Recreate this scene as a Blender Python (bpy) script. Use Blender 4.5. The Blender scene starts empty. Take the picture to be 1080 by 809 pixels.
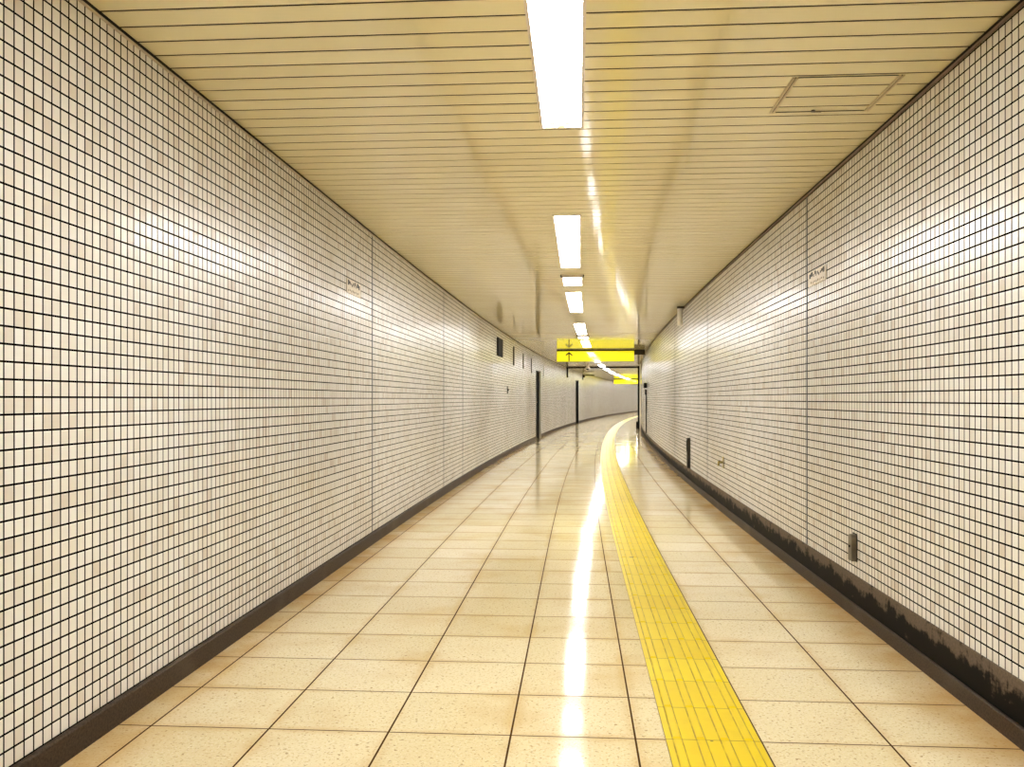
import bpy, bmesh, math, random
from math import cos, sin, pi, atan, radians
random.seed(7)
sc = bpy.context.scene
COL = sc.collection

# ------------------------------------------------------------------ layout (metres)
H = 2.338            # ceiling height
CAM_H = 1.087
UL, UR = -1.54, 1.39  # lateral position of the two walls
S0, S1 = -9.0, 112.0  # stretch of corridor that is built
RAD, SB = 395.0, 6.0  # the corridor runs straight to SB, then bends right with this radius

def P(s, u, z=0.0):
    if s <= SB:
        return (u, s, z)
    t = (s - SB) / RAD
    return (RAD - (RAD - u) * cos(t), SB + (RAD - u) * sin(t), z)

def heading(s):
    return 0.0 if s <= SB else -(s - SB) / RAD

def srange(a, b, step):
    n = max(1, round((b - a) / step))
    return [a + (b - a) * i / n for i in range(n + 1)]

# ------------------------------------------------------------------ node helper
class N:
    def __init__(self, name):
        self.m = bpy.data.materials.new(name)
        self.m.use_nodes = True
        self.t = self.m.node_tree
        self.t.nodes.clear()
        self.out = self.new('ShaderNodeOutputMaterial')
    def new(self, typ, **kw):
        n = self.t.nodes.new(typ)
        for k, v in kw.items():
            setattr(n, k, v)
        return n
    def put(self, sock, v):
        if isinstance(v, bpy.types.NodeSocket):
            self.t.links.new(v, sock)
        elif v is not None:
            if isinstance(v, (tuple, list)) and len(v) == 3 and sock.type == 'RGBA':
                v = (*v, 1)
            sock.default_value = v
    def math(self, op, a, b=None, c=None, clamp=False):
        n = self.new('ShaderNodeMath', operation=op, use_clamp=clamp)
        for i, v in enumerate((a, b, c)):
            if v is not None:
                self.put(n.inputs[i], v)
        return n.outputs[0]
    def vmath(self, op, a, b=None, scale=None):
        n = self.new('ShaderNodeVectorMath', operation=op)
        self.put(n.inputs[0], a)
        if b is not None:
            self.put(n.inputs[1], b)
        if scale is not None:
            self.put(n.inputs['Scale'], scale)
        return n.outputs[0]
    def step(self, v, lo, hi, a=0.0, b=1.0):
        n = self.new('ShaderNodeMapRange', interpolation_type='SMOOTHSTEP')
        self.put(n.inputs[0], v)
        for i, x in enumerate((lo, hi, a, b)):
            self.put(n.inputs[1 + i], x)
        return n.outputs[0]
    def mix(self, f, a, b, blend='MIX'):
        n = self.new('ShaderNodeMix', data_type='RGBA', blend_type=blend)
        self.put(n.inputs[0], f); self.put(n.inputs[6], a); self.put(n.inputs[7], b)
        return n.outputs[2]
    def uv(self):
        n = self.new('ShaderNodeUVMap'); n.uv_map = 'UVMap'
        s = self.new('ShaderNodeSeparateXYZ')
        self.put(s.inputs[0], n.outputs[0])
        return n.outputs[0], s.outputs[0], s.outputs[1]
    def obj(self):
        return self.new('ShaderNodeTexCoord').outputs['Object']
    def comb(self, x, y, z=0.0):
        n = self.new('ShaderNodeCombineXYZ')
        for i, v in enumerate((x, y, z)):
            self.put(n.inputs[i], v)
        return n.outputs[0]
    def noise(self, vec, scale, detail=3.0, rough=0.55):
        n = self.new('ShaderNodeTexNoise')
        self.put(n.inputs['Vector'], vec); n.inputs['Scale'].default_value = scale
        n.inputs['Detail'].default_value = detail; n.inputs['Roughness'].default_value = rough
        return n.outputs[0]
    def white(self, vec):
        n = self.new('ShaderNodeTexWhiteNoise', noise_dimensions='3D')
        self.put(n.inputs[0], vec)
        return n.outputs[0], n.outputs[1]
    def bsdf(self, col, rough, normal=None, metal=0.0, spec=None, emit=None, estr=0.0, coat=0.0, coat_r=0.1):
        b = self.new('ShaderNodeBsdfPrincipled')
        self.put(b.inputs['Base Color'], col); self.put(b.inputs['Roughness'], rough)
        b.inputs['Metallic'].default_value = metal
        if spec is not None: self.put(b.inputs['Specular IOR Level'], spec)
        if normal is not None: self.put(b.inputs['Normal'], normal)
        if emit is not None:
            self.put(b.inputs['Emission Color'], emit); self.put(b.inputs['Emission Strength'], estr)
        if coat:
            b.inputs['Coat Weight'].default_value = coat; b.inputs['Coat Roughness'].default_value = coat_r
        self.t.links.new(b.outputs[0], self.out.inputs[0])
        return self.m
    def bump(self, h, strength, dist, normal=None):
        n = self.new('ShaderNodeBump')
        n.inputs['Strength'].default_value = strength; n.inputs['Distance'].default_value = dist
        self.put(n.inputs['Height'], h)
        if normal is not None: self.put(n.inputs['Normal'], normal)
        return n.outputs[0]

def edge_dist(n, v, pitch, phase):
    """distance to the nearest joint of a row of tiles, and the tile's index"""
    q = n.math('DIVIDE', n.math('SUBTRACT', v, phase), pitch)
    i = n.math('FLOOR', q)
    f = n.math('SUBTRACT', q, i)
    d = n.math('MULTIPLY', n.math('MINIMUM', f, n.math('SUBTRACT', 1.0, f)), pitch)
    return d, i

# ------------------------------------------------------------------ materials
def mat_wall_tile(name, pv, phase_v, pu, phase_u):
    n = N(name)
    uvw, s, z = n.uv()
    du, iu = edge_dist(n, s, pu, phase_u)
    dv, iv = edge_dist(n, z, pv, phase_v)
    gu = n.step(du, GROUT_V * .5 - .0004, GROUT_V * .5 + .0004)
    gv = n.step(dv, GROUT_H * .5 - .0004, GROUT_H * .5 + .0004)
    tile = n.math('MULTIPLY', gu, gv)                   # 1 on the tile, 0 in the joint
    r, rc = n.white(n.comb(iu, iv))
    ramp = n.new('ShaderNodeValToRGB')
    n.put(ramp.inputs[0], r)
    e = ramp.color_ramp.elements
    e[0].position = 0; e[0].color = (*TILE_A, 1)
    e[1].position = 1; e[1].color = (*TILE_B, 1)
    x = e.new(.12); x.color = (*TILE_C, 1)
    x = e.new(.55); x.color = (*TILE_D, 1)
    big = n.noise(n.comb(s, z), 1.3, 4)
    col = n.mix(n.step(big, .48, .72, 0.0, .35), ramp.outputs[0], TILE_STAIN)
    col = n.mix(tile, GROUT_COL, col)
    geo = n.new('ShaderNodeNewGeometry').outputs['Normal']
    tilt = n.vmath('SCALE', n.vmath('SUBTRACT', rc, (.5, .5, .5)), scale=.026)
    # the tiled panels are not perfectly flat: they bow a little along the wall
    wav = n.noise(n.comb(n.math('MULTIPLY', s, .42), 4.7), 1.0, 1.5, .5)
    pan, pc = n.white(n.comb(n.math('FLOOR', n.math('DIVIDE', s, 2.2)), 9.0))
    bow = n.math('ADD', n.math('MULTIPLY', n.math('SUBTRACT', wav, .5), .12), n.math('MULTIPLY', n.math('SUBTRACT', pan, .5), .05))
    tilt = n.vmath('ADD', tilt, n.comb(0.0, bow, 0.0))
    nor = n.vmath('NORMALIZE', n.vmath('ADD', geo, tilt))
    soft = n.step(n.math('MINIMUM', du, dv), .001, .006)
    bmp = n.bump(soft, .35, .0015, nor)
    rough = n.math('SUBTRACT', .85, n.math('MULTIPLY', tile, .85 - TILE_ROUGH))
    return n.bsdf(col, rough, bmp, spec=n.math('MULTIPLY', tile, .6))

GROUT_V, GROUT_H = .0064, .0060
GROUT_COL = (.004, .0035, .003)
TILE_A, TILE_B = (.72, .65, .58), (.87, .855, .825)
TILE_C, TILE_D = (.80, .76, .70), (.85, .82, .78)
TILE_STAIN = (.72, .64, .52)
TILE_ROUGH = .23

def mat_floor():
    n = N('polished_terrazzo_tile')
    uvw, u, s = n.uv()
    dl, il = edge_dist(n, u, .4, -.215)
    dr, ir = edge_dist(n, u, .4, .582)
    left = n.math('LESS_THAN', u, .43)
    du = n.math('ADD', n.math('MULTIPLY', left, dl), n.math('MULTIPLY', n.math('SUBTRACT', 1.0, left), dr))
    iu = n.math('ADD', n.math('MULTIPLY', left, il), n.math('MULTIPLY', n.math('SUBTRACT', 1.0, left), n.math('ADD', ir, 40.0)))
    dv, iv = edge_dist(n, s, .4, 2.904)
    gu = n.step(du, .0026, .0040)
    gv = n.step(dv, .0024, .0040)
    tile = n.math('MULTIPLY', gu, gv)
    r, rc = n.white(n.comb(iu, iv))
    vec = n.comb(u, s)
    base = n.mix(r, FLOOR_A, FLOOR_B)
    # terrazzo chips
    sp = n.noise(vec, 95, 2, .6)
    base = n.mix(n.step(sp, .55, .68, 0, .7), base, (.50, .33, .14))
    sp2 = n.noise(n.vmath('ADD', vec, (7.3, 1.1, 0)), 140, 1, .5)
    base = n.mix(n.step(sp2, .62, .70, 0, .6), base, (.92, .84, .66))
    sp3 = n.noise(n.vmath('ADD', vec, (3.3, 8.1, 0)), 60, 1, .5)
    base = n.mix(n.step(sp3, .66, .74, 0, .75), base, (.33, .20, .09))
    # worn dirt, stronger along tile edges; rust stain and painted shade along the walls
    big = n.noise(vec, 2.2, 4)
    dirt = n.step(n.math('ADD', n.math('MULTIPLY', n.step(n.math('MINIMUM', du, dv), 0, .05, .18, 0), 1.0), n.math('SUBTRACT', big, .5)), -.05, .35, 0, .62)
    base = n.mix(dirt, base, (.62, .42, .17))
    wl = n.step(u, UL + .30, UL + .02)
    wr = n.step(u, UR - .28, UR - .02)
    rust_and_shade = n.math('MULTIPLY', n.math('MAXIMUM', wl, wr), n.step(n.noise(vec, 3.2, 5), .3, .65, .4, 1.0))
    base = n.mix(n.math('MULTIPLY', rust_and_shade, .8), base, (.55, .31, .08))
    col = n.mix(tile, (.07, .030, .008), base)
    rough = n.math('ADD', n.math('MULTIPLY', n.noise(vec, 1.7, 3), .08), n.math('SUBTRACT', FLOOR_R + .45, n.math('MULTIPLY', tile, .45)))
    tilt = n.vmath('SCALE', n.vmath('SUBTRACT', rc, (.5, .5, .5)), scale=.006)
    nor = n.vmath('NORMALIZE', n.vmath('ADD', n.new('ShaderNodeNewGeometry').outputs['Normal'], tilt))
    nor = n.bump(tile, .25, .001, nor)
    return n.bsdf(col, rough, nor, spec=n.math('MULTIPLY', tile, .1))
FLOOR_A, FLOOR_B, FLOOR_R = (.75, .64, .38), (.83, .73, .48), .05

def mat_ceiling():
    n = N('cream_painted_metal_slats')
    uvw, u, s = n.uv()
    i = n.math('FLOOR', n.math('DIVIDE', n.math('SUBTRACT', s, SLAT_PH), SLAT))
    r, rc = n.white(n.comb(i, 0.0))
    col = n.mix(r, CEIL_A, CEIL_B)
    big = n.noise(n.comb(u, s), 1.1, 4)
    col = n.mix(n.step(big, .45, .75, 0, .3), col, (.78, .66, .38))
    return n.bsdf(col, CEIL_R, spec=.6)
SLAT, SLAT_PH, GROOVE = .1255, 4.06, .013
CEIL_A, CEIL_B, CEIL_R = (.89, .79, .50), (.92, .83, .55), .055

def mat_plain(name, col, rough=.5, metal=0.0, var=.06, scale=12, spec=None, coat=0.0):
    n = N(name)
    nz = n.noise(n.obj(), scale, 3)
    dark = tuple(max(0, c * (1 - 4 * var)) for c in col)
    c = n.mix(n.step(nz, .35, .75), col, dark)
    return n.bsdf(c, n.math('ADD', rough, n.math('MULTIPLY', nz, .06)), metal=metal, spec=spec, coat=coat)

def mat_skirting_grime():
    n = N('grimy_dark_stone_skirting')
    uvw, s, z = n.uv()
    streak = n.noise(n.comb(n.math('MULTIPLY', s, 26.0), n.math('MULTIPLY', z, 5.0)), 1.0, 5, .7)
    patch = n.noise(n.comb(s, n.math('MULTIPLY', z, 2.0)), 7.0, 6, .65)
    h = n.step(z, .195, .10)
    k = n.math('ADD', n.math('MULTIPLY', h, .62), n.math('ADD', n.math('MULTIPLY', n.math('SUBTRACT', streak, .5), .9), n.math('MULTIPLY', n.math('SUBTRACT', patch, .5), 1.9)))
    g = n.step(k, .05, .38)
    fine = n.noise(n.comb(s, z), 90, 2)
    base = n.mix(fine, (.20, .15, .11), (.08, .057, .04))
    col = n.mix(g, base, (.003, .0026, .002))
    return n.bsdf(col, .6, spec=.08)

def mat_skirting():
    n = N('dark_brown_stone_skirting')
    uvw, s, z = n.uv()
    fine = n.noise(n.comb(s, z), 110, 3, .7)
    patch = n.noise(n.comb(s, z), 2.5, 4)
    col = n.mix(n.step(fine, .35, .7), (.075, .052, .035), (.032, .022, .014))
    col = n.mix(n.step(patch, .5, .75, 0, .6), col, (.11, .085, .06))
    return n.bsdf(col, .5, spec=.12)

def mat_tactile():
    n = N('yellow_tactile_paving')
    uvw, u, s = n.uv()
    dv, iv = edge_dist(n, s, .3, 2.901)
    r, rc = n.white(n.comb(iv, 3.0))
    vec = n.comb(u, s)
    col = n.mix(r, (.77, .57, .008), (.82, .64, .012))
    col = n.mix(n.step(n.noise(vec, 9, 4), .5, .75, 0, .45), col, (.72, .50, .012))
    joint = n.step(dv, .0012, .0024)
    ed = n.math('MINIMUM', n.math('SUBTRACT', u, .28), n.math('SUBTRACT', .58, u))
    joint = n.math('MULTIPLY', joint, n.step(ed, .0005, .003))
    q = n.math('FRACT', n.math('DIVIDE', n.math('SUBTRACT', u, .28), .075))
    off = n.math('MULTIPLY', n.math('ABSOLUTE', n.math('SUBTRACT', q, .5)), .075)   # dirt caught at the foot of each rib
    foot = n.step(n.math('ABSOLUTE', n.math('SUBTRACT', off, .0150)), .0012, .0028, 1.0, 0.0)
    foot = n.math('MULTIPLY', foot, n.step(n.noise(vec, 14, 3), .3, .6, .35, .9))
    col = n.mix(foot, col, (.34, .22, .008))
    col = n.mix(joint, (.16, .08, .01), col)
    for (pu, ps, rr) in ((.37, 6.22, .020), (.425, 2.895, .007), (.47, 12.2, .02)):
        nn = n.new('ShaderNodeVectorMath', operation='DISTANCE')
        n.put(nn.inputs[0], vec); nn.inputs[1].default_value = (pu, ps, 0)
        wob = n.math('ADD', nn.outputs['Value'], n.math('MULTIPLY', n.math('SUBTRACT', n.noise(vec, 60, 2), .5), rr))
        col = n.mix(n.step(wob, rr * .4, rr, .85, 0), col, (.12, .08, .02))
    return n.bsdf(col, .36, spec=.3)

def mat_emit(name, col, strength):
    n = N(name)
    return n.bsdf((.8, .8, .8), .4, emit=col, estr=strength)

LAMP = 30.0
M = {
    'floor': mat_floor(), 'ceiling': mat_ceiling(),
    'tile_left': mat_wall_tile('white_mosaic_tile_left', .0479, .087, .0445, 6.68),
    'tile_right': mat_wall_tile('white_mosaic_tile_right', .0459, H - .026, .0445, 5.58),
    'grime': mat_skirting_grime(), 'skirt': mat_skirting(), 'tactile': mat_tactile(),
    'black': mat_plain('black_painted_metal', (.010, .009, .008), .7, spec=.15),
    'dark': mat_plain('dark_brown_metal', (.040, .032, .022), .6, spec=.25),
    'gap': mat_plain('black_shadow_gap', (.006, .005, .004), .8),
    'groove': mat_plain('brown_groove_faces', (.05, .028, .010), .7),  # inner faces of the grooves, coloured darker than the slats
    'alu': mat_plain('aluminium_edge_trim', (.62, .52, .42), .35, .6),
    'bronze': mat_plain('bronze_edge_trim', (.26, .17, .13), .4, .3),
    'seam': mat_plain('blue_black_sealant', (.02, .028, .045), .5),
    'lampframe': mat_plain('white_lamp_housing', (.80, .70, .62), .4, var=.02),
    'lamp': mat_emit('lit_diffuser', (.97, .98, 1.0), LAMP),
    'lampdim': mat_emit('lit_emergency_diffuser', (.98, .98, 1.0), LAMP * .5),
    'lit_socket': mat_emit('socket_added_glow', (1.0, .90, .55), .62),  # lampholders shine by the lamp inside; that light is put in as emission
    'hatch': mat_plain('cream_hatch_frame', (.60, .47, .26), .3, .2, var=.03),
    'yellow': None,
    'white': mat_plain('white_painted_steel', (.74, .70, .62), .25, var=.02),
    'grey': mat_plain('grey_painted_steel', (.42, .39, .33), .3, var=.03),
    'plaque': mat_plain('cream_plaque', (.72, .64, .50), .35, var=.04, scale=40),
    'ink': mat_plain('dark_print', (.035, .028, .02), .5),
    'faint': mat_plain('faded_print', (.30, .24, .16), .5),
    'steel': mat_plain('tarnished_steel', (.16, .13, .09), .4, .5, var=.1),
    'brass': mat_plain('old_brass', (.42, .34, .12), .35, .7, var=.1),
}
ny = N('yellow_backlit_sign_face')
M['yellow'] = ny.bsdf((.82, .74, .015), .06, emit=(1.0, .93, .02), estr=.55, spec=.7)

# ------------------------------------------------------------------ mesh helpers
def link(name, bm, mat, parent=None, smooth=False):
    me = bpy.data.meshes.new(name)
    bmesh.ops.recalc_face_normals(bm, faces=bm.faces[:])
    bm.to_mesh(me); bm.free()
    me.materials.append(mat)
    if smooth:
        for p in me.polygons: p.use_smooth = True
    o = bpy.data.objects.new(name, me)
    COL.objects.link(o)
    if parent: o.parent = parent
    return o

def box(bm, x0, x1, y0, y1, z0, z1, bev=0.0):
    r = bmesh.ops.create_cube(bm, size=1)
    vs = r['verts']
    for v in vs:
        v.co = ((x0 + x1) / 2 + v.co.x * (x1 - x0), (y0 + y1) / 2 + v.co.y * (y1 - y0), (z0 + z1) / 2 + v.co.z * (z1 - z0))
    if bev:
        es = {e for v in vs for e in v.link_edges}
        bmesh.ops.bevel(bm, geom=list(es), offset=bev, segments=2, affect='EDGES', profile=.5)

def cyl(bm, x, y, z, r0, r1, h, axis='z', seg=24, bev=0.0):
    r = bmesh.ops.create_cone(bm, cap_ends=True, segments=seg, radius1=r0, radius2=r1, depth=h)
    for v in r['verts']:
        a, b, c = v.co
        v.co = {'z': (x + a, y + b, z + c), 'x': (x + c, y + a, z + b), 'y': (x + a, y + c, z + b)}[axis]

def sphere(bm, x, y, z, r, sx=1, sy=1, sz=1):
    q = bmesh.ops.create_uvsphere(bm, u_segments=20, v_segments=12, radius=r)
    for v in q['verts']:
        v.co = (x + v.co.x * sx, y + v.co.y * sy, z + v.co.z * sz)

def boxes(name, mat, parent, *bs, bev=0.0):
    bm = bmesh.new()
    for b in bs: box(bm, *b, bev=bev)
    return link(name, bm, mat, parent)

def prism(bm, pts, y0, y1):
    """outline in x-z, extruded along y"""
    a = [bm.verts.new((x, y0, z)) for x, z in pts]
    b = [bm.verts.new((x, y1, z)) for x, z in pts]
    bm.faces.new(a); bm.faces.new(b[::-1])
    for i in range(len(pts)):
        j = (i + 1) % len(pts)
        bm.faces.new((a[i], b[i], b[j], a[j]))

def sweep(name, prof, ss, mat, closed=True, uvfn=None, parent=None, flip=False):
    """sweep a u-z profile along the corridor; UV in metres"""
    bm = bmesh.new(); uvl = bm.loops.layers.uv.new('UVMap')
    ring = []
    for s in ss:
        ring.append([bm.verts.new(P(s, u, z)) for u, z in prof])
    n = len(prof)
    for i in range(len(ss) - 1):
        for k in range(n if closed else n - 1):
            j = (k + 1) % n
            f = bm.faces.new((ring[i][k], ring[i][j], ring[i + 1][j], ring[i + 1][k]))
            for lp, (si, pk) in zip(f.loops, ((i, k), (i, j), (i + 1, j), (i + 1, k))):
                lp[uvl].uv = uvfn(ss[si], *prof[pk]) if uvfn else (ss[si], prof[pk][1])
    if closed:
        bm.faces.new(ring[0]); bm.faces.new(ring[-1][::-1])
    o = link(name, bm, mat, parent)
    return o

def struct(o):
    o['kind'] = 'structure'
    return o

def tag(o, label, cat, group=None):
    o['label'] = label; o['category'] = cat
    if group: o['group'] = group
    return o

def thing(name, label, cat, s, u, z, group=None):
    e = bpy.data.objects.new(name, None)
    COL.objects.link(e)
    e.location = P(s, u, z); e.rotation_euler = (0, 0, heading(s)); e.empty_display_size = .1
    if label: tag(e, label, cat, group)
    return e

SS = srange(S0, SB, 3.0) + srange(SB, S1, .8)[1:]

# ------------------------------------------------------------------ the corridor shell
DOORS = [(24.25, 25.15, 1.87), (39.9, 40.8, 1.93)]      # openings in the left wall: from, to, height

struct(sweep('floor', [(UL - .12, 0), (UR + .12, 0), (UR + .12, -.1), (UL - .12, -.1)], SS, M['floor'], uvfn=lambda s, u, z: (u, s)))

def left_wall():
    cuts = sorted(set(SS) | {d for a, b, h in DOORS for d in (a, b)})
    bm = bmesh.new(); uvl = bm.loops.layers.uv.new('UVMap')
    def quad(pts, uvs):
        f = bm.faces.new([bm.verts.new(p) for p in pts])
        for lp, w in zip(f.loops, uvs): lp[uvl].uv = w
    T = .12
    for a, b in zip(cuts, cuts[1:]):
        z0 = 0.0
        for da, db, dh in DOORS:
            if da - 1e-6 <= a and b <= db + 1e-6: z0 = dh
        for u in (UL, UL - T):
            quad([P(a, u, z0), P(b, u, z0), P(b, u, H), P(a, u, H)], [(a, z0), (b, z0), (b, H), (a, H)])
        for z in (z0, H):
            quad([P(a, UL, z), P(b, UL, z), P(b, UL - T, z), P(a, UL - T, z)], [(a, z), (b, z), (b, z + T), (a, z + T)])
    for da, db, dh in DOORS:
        for s in (da, db):
            quad([P(s, UL, 0), P(s, UL - T, 0), P(s, UL - T, dh), P(s, UL, dh)], [(s, 0), (s + T, 0), (s + T, dh), (s, dh)])
    bmesh.ops.remove_doubles(bm, verts=bm.verts[:], dist=1e-5)
    return link('wall_left', bm, M['tile_left'])
struct(left_wall())
struct(sweep('wall_right', [(UR, 0), (UR, H), (UR + .12, H), (UR + .12, 0)], SS, M['tile_right']))

# ceiling: a run of transverse metal slats with real grooves between them
def ceiling():
    bm = bmesh.new(); uvl = bm.loops.layers.uv.new('UVMap')
    k0 = math.ceil((S0 - SLAT_PH) / SLAT); k1 = math.floor((S1 - SLAT_PH) / SLAT)
    rows = [(S0, H)]
    for k in range(k0, k1 + 1):
        c = SLAT_PH + k * SLAT; g = GROOVE / 2
        rows += [(c - g - .001, H), (c - g, H + .002), (c - g + .001, H + .014), (c + g - .001, H + .014), (c + g, H + .002), (c + g + .001, H)]
    rows.append((S1, H))
    rows = [r for r in rows if S0 <= r[0] <= S1]
    us = (UL - .06, -.07, UR + .06)
    vs = [[bm.verts.new(P(s, u, z)) for u in us] for s, z in rows]
    for i in range(len(rows) - 1):
        for j in (0, 1):
            f = bm.faces.new((vs[i][j], vs[i][j + 1], vs[i + 1][j + 1], vs[i + 1][j]))
            if rows[i][1] > H + .0015 and rows[i + 1][1] > H + .0015:
                f.material_index = 1
            for lp, (a, b) in zip(f.loops, ((i, j), (i, j + 1), (i + 1, j + 1), (i + 1, j))):
                lp[uvl].uv = (us[b], rows[a][0])
    # the back of the slats
    top = [[bm.verts.new(P(s, u, H + .05)) for u in (us[0], us[2])] for s in (S0, S1)]
    tops = [[bm.verts.new(P(s, u, H + .05)) for u in (us[0], us[2])] for s in SS]
    for v in (top[0] + top[1]): bm.verts.remove(v)
    for i in range(len(SS) - 1):
        bm.faces.new((tops[i][0], tops[i + 1][0], tops[i + 1][1], tops[i][1]))
    o = link('ceiling', bm, M['ceiling'])
    o.data.materials.append(M['groove'])
    return o
c = ceiling()
# slat undersides must face down
struct(c)

def end_wall(name, s):
    bm = bmesh.new(); uvl = bm.loops.layers.uv.new('UVMap')
    d = .1 if s > 0 else -.1
    cs = [(UL - .12, 0), (UR + .12, 0), (UR + .12, H), (UL - .12, H)]
    a = [bm.verts.new(P(s, u, z)) for u, z in cs]; b = [bm.verts.new(P(s + d, u, z)) for u, z in cs]
    fs = [bm.faces.new(a), bm.faces.new(b[::-1])] + [bm.faces.new((a[i], b[i], b[(i + 1) % 4], a[(i + 1) % 4])) for i in range(4)]
    for f in fs[:2]:
        for lp, (u, z) in zip(f.loops, cs): lp[uvl].uv = (u, z)
    return struct(link(name, bm, M['tile_left']))
end_wall('wall_back', S0); end_wall('wall_far', S1)

# skirtings, edge trims, panel joints
def runs():
    cur = S0; out = []
    for a, b, h in DOORS:
        out.append((cur, a - .05)); cur = b + .05
    out.append((cur, S1))
    return out
for i, (a, b) in enumerate(runs()):
    ss = [s for s in SS if a < s < b]
    o = sweep('baseboard_left' if i == 0 else 'baseboard_left_%d' % (i + 1), [(UL + .0005, 0), (UL + .014, 0), (UL + .014, .078), (UL + .010, .084), (UL + .0005, .086)], [a] + ss + [b], M['skirt'])
    struct(o)
struct(sweep('baseboard_right', [(UR - .0005, .0655), (UR - .0005, .206), (UR - .004, .206), (UR - .006, .202), (UR - .006, .0655)], SS, M['grime']))
struct(sweep('baseboard_right_2', [(UR - .0005, 0), (UR - .0005, .065), (UR - .014, .065), (UR - .017, .061), (UR - .017, 0)], SS, M['skirt']))
tn = [0]
def trim(o):
    tn[0] += 1
    o.name = 'trim_%d' % tn[0]
    return struct(o)
trim(sweep('trim', [(UL + .0005, H - .001), (UL + .007, H - .001), (UL + .007, H - .015), (UL + .0005, H - .015)], SS, M['gap']))
trim(sweep('trim', [(UL + .0005, H - .0152), (UL + .010, H - .0152), (UL + .010, H - .020), (UL + .0005, H - .020)], SS, M['alu']))
trim(sweep('trim', [(UR - .0005, H - .001), (UR - .006, H - .001), (UR - .006, H - .015), (UR - .0005, H - .015)], SS, M['gap']))
trim(sweep('trim', [(UR - .0005, H - .0152), (UR - .010, H - .0152), (UR - .010, H - .0228), (UR - .0005, H - .0228)], SS, M['bronze']))
for s in (6.68, 10.15, 11.7):
    trim(sweep('trim', [(UL + .0003, .087), (UL + .0016, .087), (UL + .0016, H - .025), (UL + .0003, H - .025)], [s - .013, s + .013], M['seam']))
for s in (5.58, 9.93, 13.75):
    trim(sweep('trim', [(UR - .0003, .207), (UR - .0016, .207), (UR - .0016, H - .023), (UR - .0003, H - .023)], [s - .013, s + .013], M['seam']))
# metal joint across the ceiling
trim(sweep('trim', [(UL + .012, H - .0006), (UR - .014, H - .0006), (UR - .014, H - .004), (UL + .012, H - .004)], [17.30, 17.335], M['hatch']))

# ------------------------------------------------------------------ tactile paving: one continuous strip laid in the floor
def tactile():
    bm = bmesh.new(); uvl = bm.loops.layers.uv.new('UVMap')
    def face(pts):
        f = bm.faces.new([bm.verts.new(P(*p)) for p in pts])
        for lp, p in zip(f.loops, pts): lp[uvl].uv = (p[1], p[0])
    k = math.ceil((S0 + .1 - 2.901) / .3)
    while 2.901 + (k + 1) * .3 < S1 - .1:
        a = 2.901 + k * .3; b = a + .3; k += 1
        z = .003
        face([(a, .28, z), (a, .58, z), (b, .58, z), (b, .28, z)])
        for e in (.28, .58):
            face([(a, e, .0005), (b, e, .0005), (b, e, z), (a, e, z)])
        for q in range(4):
            c = .28 + .0375 + .075 * q
            w0, w1, t = .0155, .0105, .0078
            a0, b0, a1, b1 = a + .004, b - .004, a + .012, b - .012
            face([(a1, c - w1, t), (a1, c + w1, t), (b1, c + w1, t), (b1, c - w1, t)])
            face([(a0, c - w0, z), (b0, c - w0, z), (b1, c - w1, t), (a1, c - w1, t)])
            face([(a0, c + w0, z), (b0, c + w0, z), (b1, c + w1, t), (a1, c + w1, t)])
            face([(a0, c - w0, z), (a0, c + w0, z), (a1, c + w1, t), (a1, c - w1, t)])
            face([(b0, c - w0, z), (b0, c + w0, z), (b1, c + w1, t), (b1, c - w1, t)])
    me = bpy.data.meshes.new('tactile_paving')
    bmesh.ops.remove_doubles(bm, verts=bm.verts[:], dist=1e-5)
    bmesh.ops.recalc_face_normals(bm, faces=bm.faces[:])
    bm.to_mesh(me); bm.free(); me.materials.append(M['tactile'])
    o = bpy.data.objects.new('tactile_paving', me); COL.objects.link(o)
    return o
tag(tactile(), 'yellow tactile guide strip of ribbed pavers running along the beige floor', 'tactile paving')

# ------------------------------------------------------------------ ceiling lights
def make_light():
    t = thing('ceiling_light', None, None, 0, -.07, H)
    L, W = 1.21, .098
    f = bmesh.new()
    box(f, -W, -W + .012, -L, L, -.008, -.0008); box(f, W - .012, W, -L, L, -.008, -.0008)
    box(f, -W + .012, W - .012, -L, -L + .014, -.008, -.0008); box(f, -W + .012, W - .012, L - .014, L, -.008, -.0008)
    link('frame', f, M['lampframe'], t)
    boxes('diffuser', M['lamp'], t, (-W + .0122, W - .0122, -L + .0142, L - .0142, -.0065, -.0008))
    for x, y in ((-.04, L - .075), (.03, L - .08), (-.004, L - .035), (-.04, -L + .075), (.03, -L + .08), (-.004, -L + .035)):
        bm = bmesh.new(); cyl(bm, x, y, -.0085, .020, .017, .0035, seg=18)
        link('lit_socket', bm, M['lit_socket'], t)
    return t
def dup(root, loc, rz):
    r = root.copy(); COL.objects.link(r); r.location = loc; r.rotation_euler = (0, 0, rz)
    for ch in list(root.children):
        c = ch.copy(); COL.objects.link(c); c.parent = r
    return r
proto = make_light()
ORD = ['first', 'second', 'third', 'fourth', 'fifth', 'sixth', 'seventh', 'eighth', 'ninth', 'tenth', 'eleventh', 'twelfth',
       'thirteenth', 'fourteenth', 'fifteenth', 'sixteenth', 'seventeenth', 'eighteenth', 'nineteenth', 'twentieth',
       'twenty-first', 'twenty-second', 'twenty-third', 'twenty-fourth', 'twenty-fifth']
HOW = {0: 'cut off by the picture top', 1: 'alone above the middle of the corridor', 2: 'just beyond the small emergency light',
       3: 'between the ceiling joint and the emergency light', 4: 'the last one before the yellow sign'}
k = 0
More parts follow.
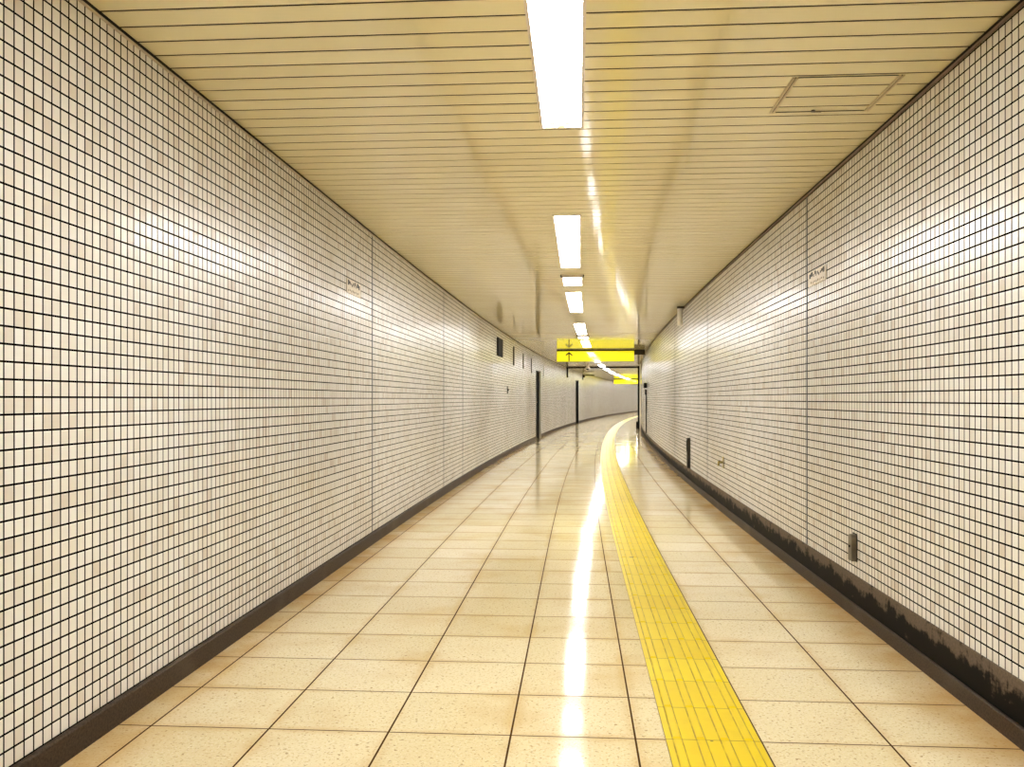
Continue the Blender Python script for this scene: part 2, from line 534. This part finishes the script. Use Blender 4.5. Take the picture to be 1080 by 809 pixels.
for i in range(-2, 24):
    mid = 2.93 + 4.4 * i
    if mid + 1.3 > S1: break
    loc = P(mid, -.07, H)
    if i == -2: o = proto; o.location = loc; o.rotation_euler = (0, 0, heading(mid))
    else: o = dup(proto, loc, heading(mid))
    if i < 0:
        tag(o, ['long white ceiling light behind the viewer, farther back', 'long white ceiling light just behind the viewer'][i + 2], 'ceiling light', 'long recessed ceiling lights')
    else:
        tag(o, '%s long white ceiling light along the corridor%s' % (ORD[i], ', ' + HOW[i] if i in HOW else ' ceiling, beyond the near yellow sign'), 'ceiling light', 'long recessed ceiling lights')

def make_emergency(s, label):
    t = thing('emergency_light', label, 'emergency light', s, -.065, H, 'short emergency ceiling lights')
    L, W = .33, .108
    f = bmesh.new()
    box(f, -W, -W + .014, -L, L, -.03, -.0008); box(f, W - .014, W, -L, L, -.03, -.0008)
    box(f, -W + .014, W - .014, -L, -L + .016, -.03, -.0008); box(f, -W + .014, W - .014, L - .016, L, -.03, -.0008)
    link('frame', f, M['lampframe'], t)
    boxes('diffuser', M['lampdim'], t, (-W + .0145, W - .0145, -L + .0165, L - .0165, -.027, -.0008))
    for x in (-W - .006, W + .006):
        bm = bmesh.new(); box(bm, x - .005, x + .005, -L - .002, -L + .05, -.02, -.0008)
        link('clip', bm, M['dark'], t)
make_emergency(9.40, 'short emergency light box ahead of the third long ceiling light')
make_emergency(18.05, 'short emergency light box on the ceiling between the fourth long light and the yellow sign')

# ------------------------------------------------------------------ ceiling hatch
t = thing('ceiling_hatch', 'cream access hatch with metal edge strips in the slatted ceiling, upper right', 'hatch', 3.785, 1.047, H)
hw, hl = .212, .215
for x0 in (-hw, -hw + .013, hw - .009, hw - .022):
    boxes('edge_strip', M['hatch'], t, (x0, x0 + .009, -hl, hl, -.006, -.0008))
for b in ((-hw + .0092, -hw + .0128, -hl, hl, -.003, -.0008), (hw - .0128, hw - .0092, -hl, hl, -.003, -.0008),
      (-hw + .023, hw - .023, -hl, -hl + .006, -.0025, -.0008), (-hw + .023, hw - .023, hl - .006, hl, -.0025, -.0008)):
    boxes('shadow_gap', M['gap'], t, b)
bm = bmesh.new(); cyl(bm, -.03, hl - .018, -.004, .010, .008, .007, seg=16); box(bm, -.028, .004, hl - .021, hl - .015, -.010, -.006)
link('latch', bm, M['steel'], t)

# ------------------------------------------------------------------ hanging signs
def make_sign(s, u, label, arrow=True):
    t = thing('exit_sign', label, 'sign', s, u, H, 'yellow backlit ceiling signs')
    w = .975
    boxes('casing', M['dark'], t, (-w, w, .004, .12, -.30, -.034), (-w, w, .002, .12, -.034, -.001))
    boxes('face', M['yellow'], t, (-w + .004, w - .004, -.004, .0038, -.297, -.036))
    if arrow:
        bm = bmesh.new()
        x = -.665; y0, y1 = -.009, -.0042
        prism(bm, [(x - .013, -.29), (x + .013, -.29), (x + .013, -.085), (x - .013, -.085)], y0, y1)
        prism(bm, [(x, -.050), (x + .085, -.125), (x + .085, -.165), (x, -.092), (x - .085, -.165), (x - .085, -.125)], y0 - .002, y1)
        link('arrow', bm, M['ink'], t)
    boxes('end_bracket', M['dark'], t, (w + .001, w + .27, .01, .10, -.13, -.001))
    return t
make_sign(22.9, .09, 'near yellow backlit sign with a black up arrow hanging from the ceiling')
make_sign(56.6, .0, 'far yellow backlit sign beyond the shutter line, near the bend', arrow=False)

# ------------------------------------------------------------------ fire shutter: slot across the ceiling and guide columns
t = thing('shutter_guide', 'pale shutter guide column on the right wall where the corridor bends out of view', 'shutter guide', 33.4, UR, 0)
boxes('column', M['white'], t, (-.065, -.0175, -.15, .15, .001, H - .03))
boxes('guide_channel', M['black'], t, (-.13, -.066, .04, .11, .001, H - .03))
boxes('cover_panel', M['white'], t, (-.045, -.0178, -2.6, -.151, .215, H - .05), bev=.002)
boxes('head_band', M['black'], t, (-.046, -.0178, -2.6, -.151, H - .049, H - .024))
boxes('foot_guard', M['black'], t, (-.10, -.0655, -.12, -.02, .001, .42), (-.19, -.131, .02, .13, .001, .26), bev=.004)
t = thing('shutter_slot', 'dark roller shutter slot across the ceiling beyond the near yellow sign', 'shutter slot', 35.3, -.07, H)
boxes('slot', M['black'], t, (UL + .095, UR + .045, -.05, .05, -.045, -.001))
boxes('lip', M['white'], t, (UL + .095, UR + .045, .051, .075, -.02, -.001))

# ------------------------------------------------------------------ things on the left wall
SIGN_G = 'dark plates high on the left wall'
def wall_plate(s, ln, z0, z1, dep, mat, label):
    t = thing('wall_plate', label, 'plate', s, UL, (z0 + z1) / 2, SIGN_G)
    h = (z1 - z0) / 2
    boxes('panel', mat, t, (.006, dep, -ln / 2, ln / 2, -h, h), bev=.003)
    boxes('mount', M['grey'], t, (.0005, .0058, -ln / 2 + .02, ln / 2 - .02, -h + .02, h - .02))
    return t
wall_plate(16.15, .78, 1.86, 2.18, .03, M['black'], 'broad black rectangular plate high on the left tiled wall')
wall_plate(18.75, .16, 1.79, 2.19, .016, M['dark'], 'narrow dark plate next after the broad black plate on left wall')
wall_plate(20.85, .15, 1.79, 2.15, .016, M['steel'], 'second narrow dark plate on left wall, after the broad black one')
wall_plate(22.95, .14, 1.75, 2.12, .014, M['steel'], 'brownish narrow plate on left wall just before the first door')
wall_plate(26.6, .14, 1.75, 2.10, .014, M['grey'], 'grey narrow plate on left wall just past the first door')
t = thing('drop_plate', 'dark narrow drop plate at the left wall under the ceiling, beyond the near sign', 'plate', 35.6, UL, H)
boxes('plate', M['black'], t, (.012, .062, -.09, .09, -.40, -.026), bev=.003)
boxes('hanger', M['dark'], t, (.02, .05, -.05, .05, -.0255, -.0015))

t = thing('wall_fitting', 'tiny dark fitting on the left wall below the narrow dark plates', 'fitting', 17.55, UL, 1.27)
boxes('base', M['dark'], t, (.0005, .012, -.05, .05, -.07, .07), bev=.002)
bm = bmesh.new(); cyl(bm, .022, 0, 0, .016, .014, .02, 'x', 16); link('knob', bm, M['black'], t)

def marks(x0, w, z0, h, rows):
    """dark smudged marks: the worn lettering cannot be read"""
    return [(x0 + w * a, x0 + w * b, z0 + h * c, z0 + h * d) for a, b, c, d in rows]
BIG = [(0, .10, .1, .95), (.105, .20, .35, .8), (.205, .27, .2, .55), (.33, .38, .0, .4), (.40, .46, .3, .75), (.52, .55, .1, .9),
       (.58, .64, .45, 1.0), (.68, .72, .1, .6), (.76, .90, .3, 1.0), (.905, 1.0, .05, .8)]
SMALL = [(i * .125, i * .125 + (.05, .08, .035, .07)[i % 4], (.1, .4, 0, .3)[i % 4], (.8, 1.0, .7, .9)[(i * 3) % 4]) for i in range(8)]
def plaque(s, u, z, ln, hh, side, label):
    t = thing('wall_plaque', label, 'plaque', s, u, z, 'worn plaques with dark lettering')
    d = -side
    x = sorted((d * .0005, d * .0055)); xi = sorted((d * .0056, d * .0068))
    boxes('plate', M['plaque'], t, (*x, -ln / 2, ln / 2, -hh / 2, hh / 2), bev=.001)
    b1 = [(*xi, a, b, c, e) for a, b, c, e in marks(-ln * .44, ln * .86, .002, hh * .42, BIG)]
    boxes('lettering', M['ink'], t, *b1)
    b2 = [(*xi, a, b, c, e) for a, b, c, e in marks(-ln * .42, ln * .80, -hh * .40, hh * .20, SMALL)]
    boxes('small_lettering', M['faint'], t, *b2)
plaque(6.11, UL, 1.85, .38, .096, -1, 'small cream plaque with dark lettering on the left tiled wall')
plaque(5.345, UR, 1.80, .38, .084, 1, 'small cream plaque with dark lettering on the right tiled wall')

t = thing('bracket_arm', 'small dark bracket arm on the far left wall under the ceiling', 'bracket', 43.6, UL, 2.16)
boxes('back_plate', M['black'], t, (.0005, .03, -.06, .06, -.13, .13), bev=.003)
boxes('arm', M['dark'], t, (.0302, .56, -.02, .02, .06, .10))
boxes('brace', M['dark'], t, (.0302, .10, -.015, .015, -.02, .0598))

t = thing('ceiling_camera', 'small white camera with dark lens hanging from the ceiling behind the near sign', 'camera', 33.0, -.55, H)
bm = bmesh.new(); cyl(bm, 0, 0, -.012, .055, .05, .022, seg=24); link('mount', bm, M['white'], t)
bm = bmesh.new(); cyl(bm, 0, 0, -.085, .11, .03, .12, seg=24); link('body', bm, M['white'], t)
bm = bmesh.new(); sphere(bm, 0, -.012, -.15, .05, sz=.8); link('lens', bm, M['black'], t, smooth=True)

# ------------------------------------------------------------------ things on the right wall
t = thing('wall_latch', 'small dark metal box low on the right tiled wall, nearest the viewer', 'box', 4.63, UR, .345)
bm = bmesh.new()
pts = [(-.03, -.066), (.03, -.066), (.03, .046)] + [(.03 * cos(a), .046 + .02 * sin(a)) for a in [pi * q / 8 for q in range(1, 8)]] + [(-.03, .046)]
A = [bm.verts.new((-.004, y, z)) for y, z in pts]; B = [bm.verts.new((-.027, y, z)) for y, z in pts]
bm.faces.new(A); bm.faces.new(B[::-1])
for i in range(len(pts)):
    j = (i + 1) % len(pts); bm.faces.new((A[i], B[i], B[j], A[j]))
link('case', bm, M['steel'], t)
boxes('back_plate', M['dark'], t, (-.0038, -.0005, -.034, .034, -.07, .07))
bm = bmesh.new(); cyl(bm, -.0295, 0, .005, .007, .006, .005, 'x', 14); link('keyhole', bm, M['black'], t)

t = thing('outlet_panel', 'tall narrow dark panel low on the right wall above the skirting', 'panel', 11.65, UR, .40)
boxes('panel', M['dark'], t, (-.035, -.004, -.055, .055, -.19, .19), bev=.003)
boxes('back_plate', M['black'], t, (-.0038, -.0005, -.065, .065, -.192, .195))
boxes('cover', M['black'], t, (-.040, -.0352, -.04, .04, .02, .16), bev=.001)

t = thing('wall_tap', 'tiny brass tap on the right tiled wall near the dark panel', 'tap', 8.8, UR, .48)
bm = bmesh.new(); box(bm, -.006, -.0005, -.04, .04, -.055, .055, .002); link('plate', bm, M['brass'], t)
bm = bmesh.new(); cyl(bm, -.025, 0, 0, .012, .012, .037, 'x', 16); cyl(bm, -.045, 0, -.012, .010, .009, .045, 'z', 16); link('spout', bm, M['brass'], t)
bm = bmesh.new(); box(bm, -.052, -.030, -.028, .028, .0125, .019, .002); link('handle', bm, M['steel'], t)

t = thing('ceiling_cylinder', 'white vertical cylinder hanging from the ceiling beside the right wall', 'cylinder', 12.2, 1.32, H)
bm = bmesh.new(); cyl(bm, 0, 0, -.15, .034, .034, .22, seg=32); link('tube', bm, M['white'], t, smooth=False)
bm = bmesh.new(); cyl(bm, 0, 0, -.0245, .040, .040, .030, seg=32); link('collar', bm, M['dark'], t)
boxes('bracket', M['dark'], t, (.0405, .0575, -.012, .012, -.036, -.012))

t = thing('wall_conduit', 'dark conduit with two small switch boxes on the far right wall', 'conduit', 23.2, UR, .21)
bm = bmesh.new(); cyl(bm, -.014, 0, .50, .013, .013, .99, seg=16); link('pipe', bm, M['black'], t)
boxes('switch_box', M['black'], t, (-.05, -.0008, -.06, .06, 1.0, 1.12), bev=.003)
boxes('switch_box', M['black'], t, (-.075, -.0008, -.07, .07, 1.16, 1.29), bev=.003)

# ------------------------------------------------------------------ doors in the left wall
for i, (a, b, h) in enumerate(DOORS):
    t = thing('door_%d' % (i + 1), None, None, (a + b) / 2, UL, 0)
    t['kind'] = 'structure'
    w = (b - a) / 2
    boxes('leaf', M['black'], t, (-.07, -.03, -w + .042, w - .042, .004, h - .042))
    boxes('frame', M['black'], t, (-.11, .004, -w + .001, -w + .04, .001, h - .001), (-.11, .004, w - .04, w - .001, .001, h - .001),
          (-.11, .004, -w + .0402, w - .0402, h - .04, h - .001))
    boxes('door_stop', M['grey'] if i == 0 else M['black'], t, (.0005, .05, w + .002, w + .035, .001, h))
    bm = bmesh.new(); cyl(bm, -.0145, -w + .12, 1.0, .012, .012, .03, 'x', 14); box(bm, .0, .012, -w + .10, -w + .22, .99, 1.01, .002)
    link('handle', bm, M['steel'], t)

# ------------------------------------------------------------------ camera
cam = bpy.data.cameras.new('camera'); co = bpy.data.objects.new('camera', cam); COL.objects.link(co)
co.location = (0, 0, CAM_H)
co.rotation_euler = (radians(90), 0, atan(69 / 950))
cam.sensor_width = 36; cam.lens = 36 * 950 / 1080
cam.shift_y = 16.5 / 1080
cam.clip_start = .05; cam.clip_end = 300
sc.camera = co

w = bpy.data.worlds.new('world'); sc.world = w; w.use_nodes = True
w.node_tree.nodes['Background'].inputs[0].default_value = (0, 0, 0, 1)

sc.view_settings.view_transform = 'Standard'; sc.view_settings.look = 'None'
sc.view_settings.gamma = 1; sc.view_settings.use_curve_mapping = False
sc.view_settings.exposure = 0.37
sc.cycles.use_denoising = True
sc.cycles.max_bounces = 8; sc.cycles.diffuse_bounces = 5; sc.cycles.glossy_bounces = 5
sc.cycles.sample_clamp_indirect = 12
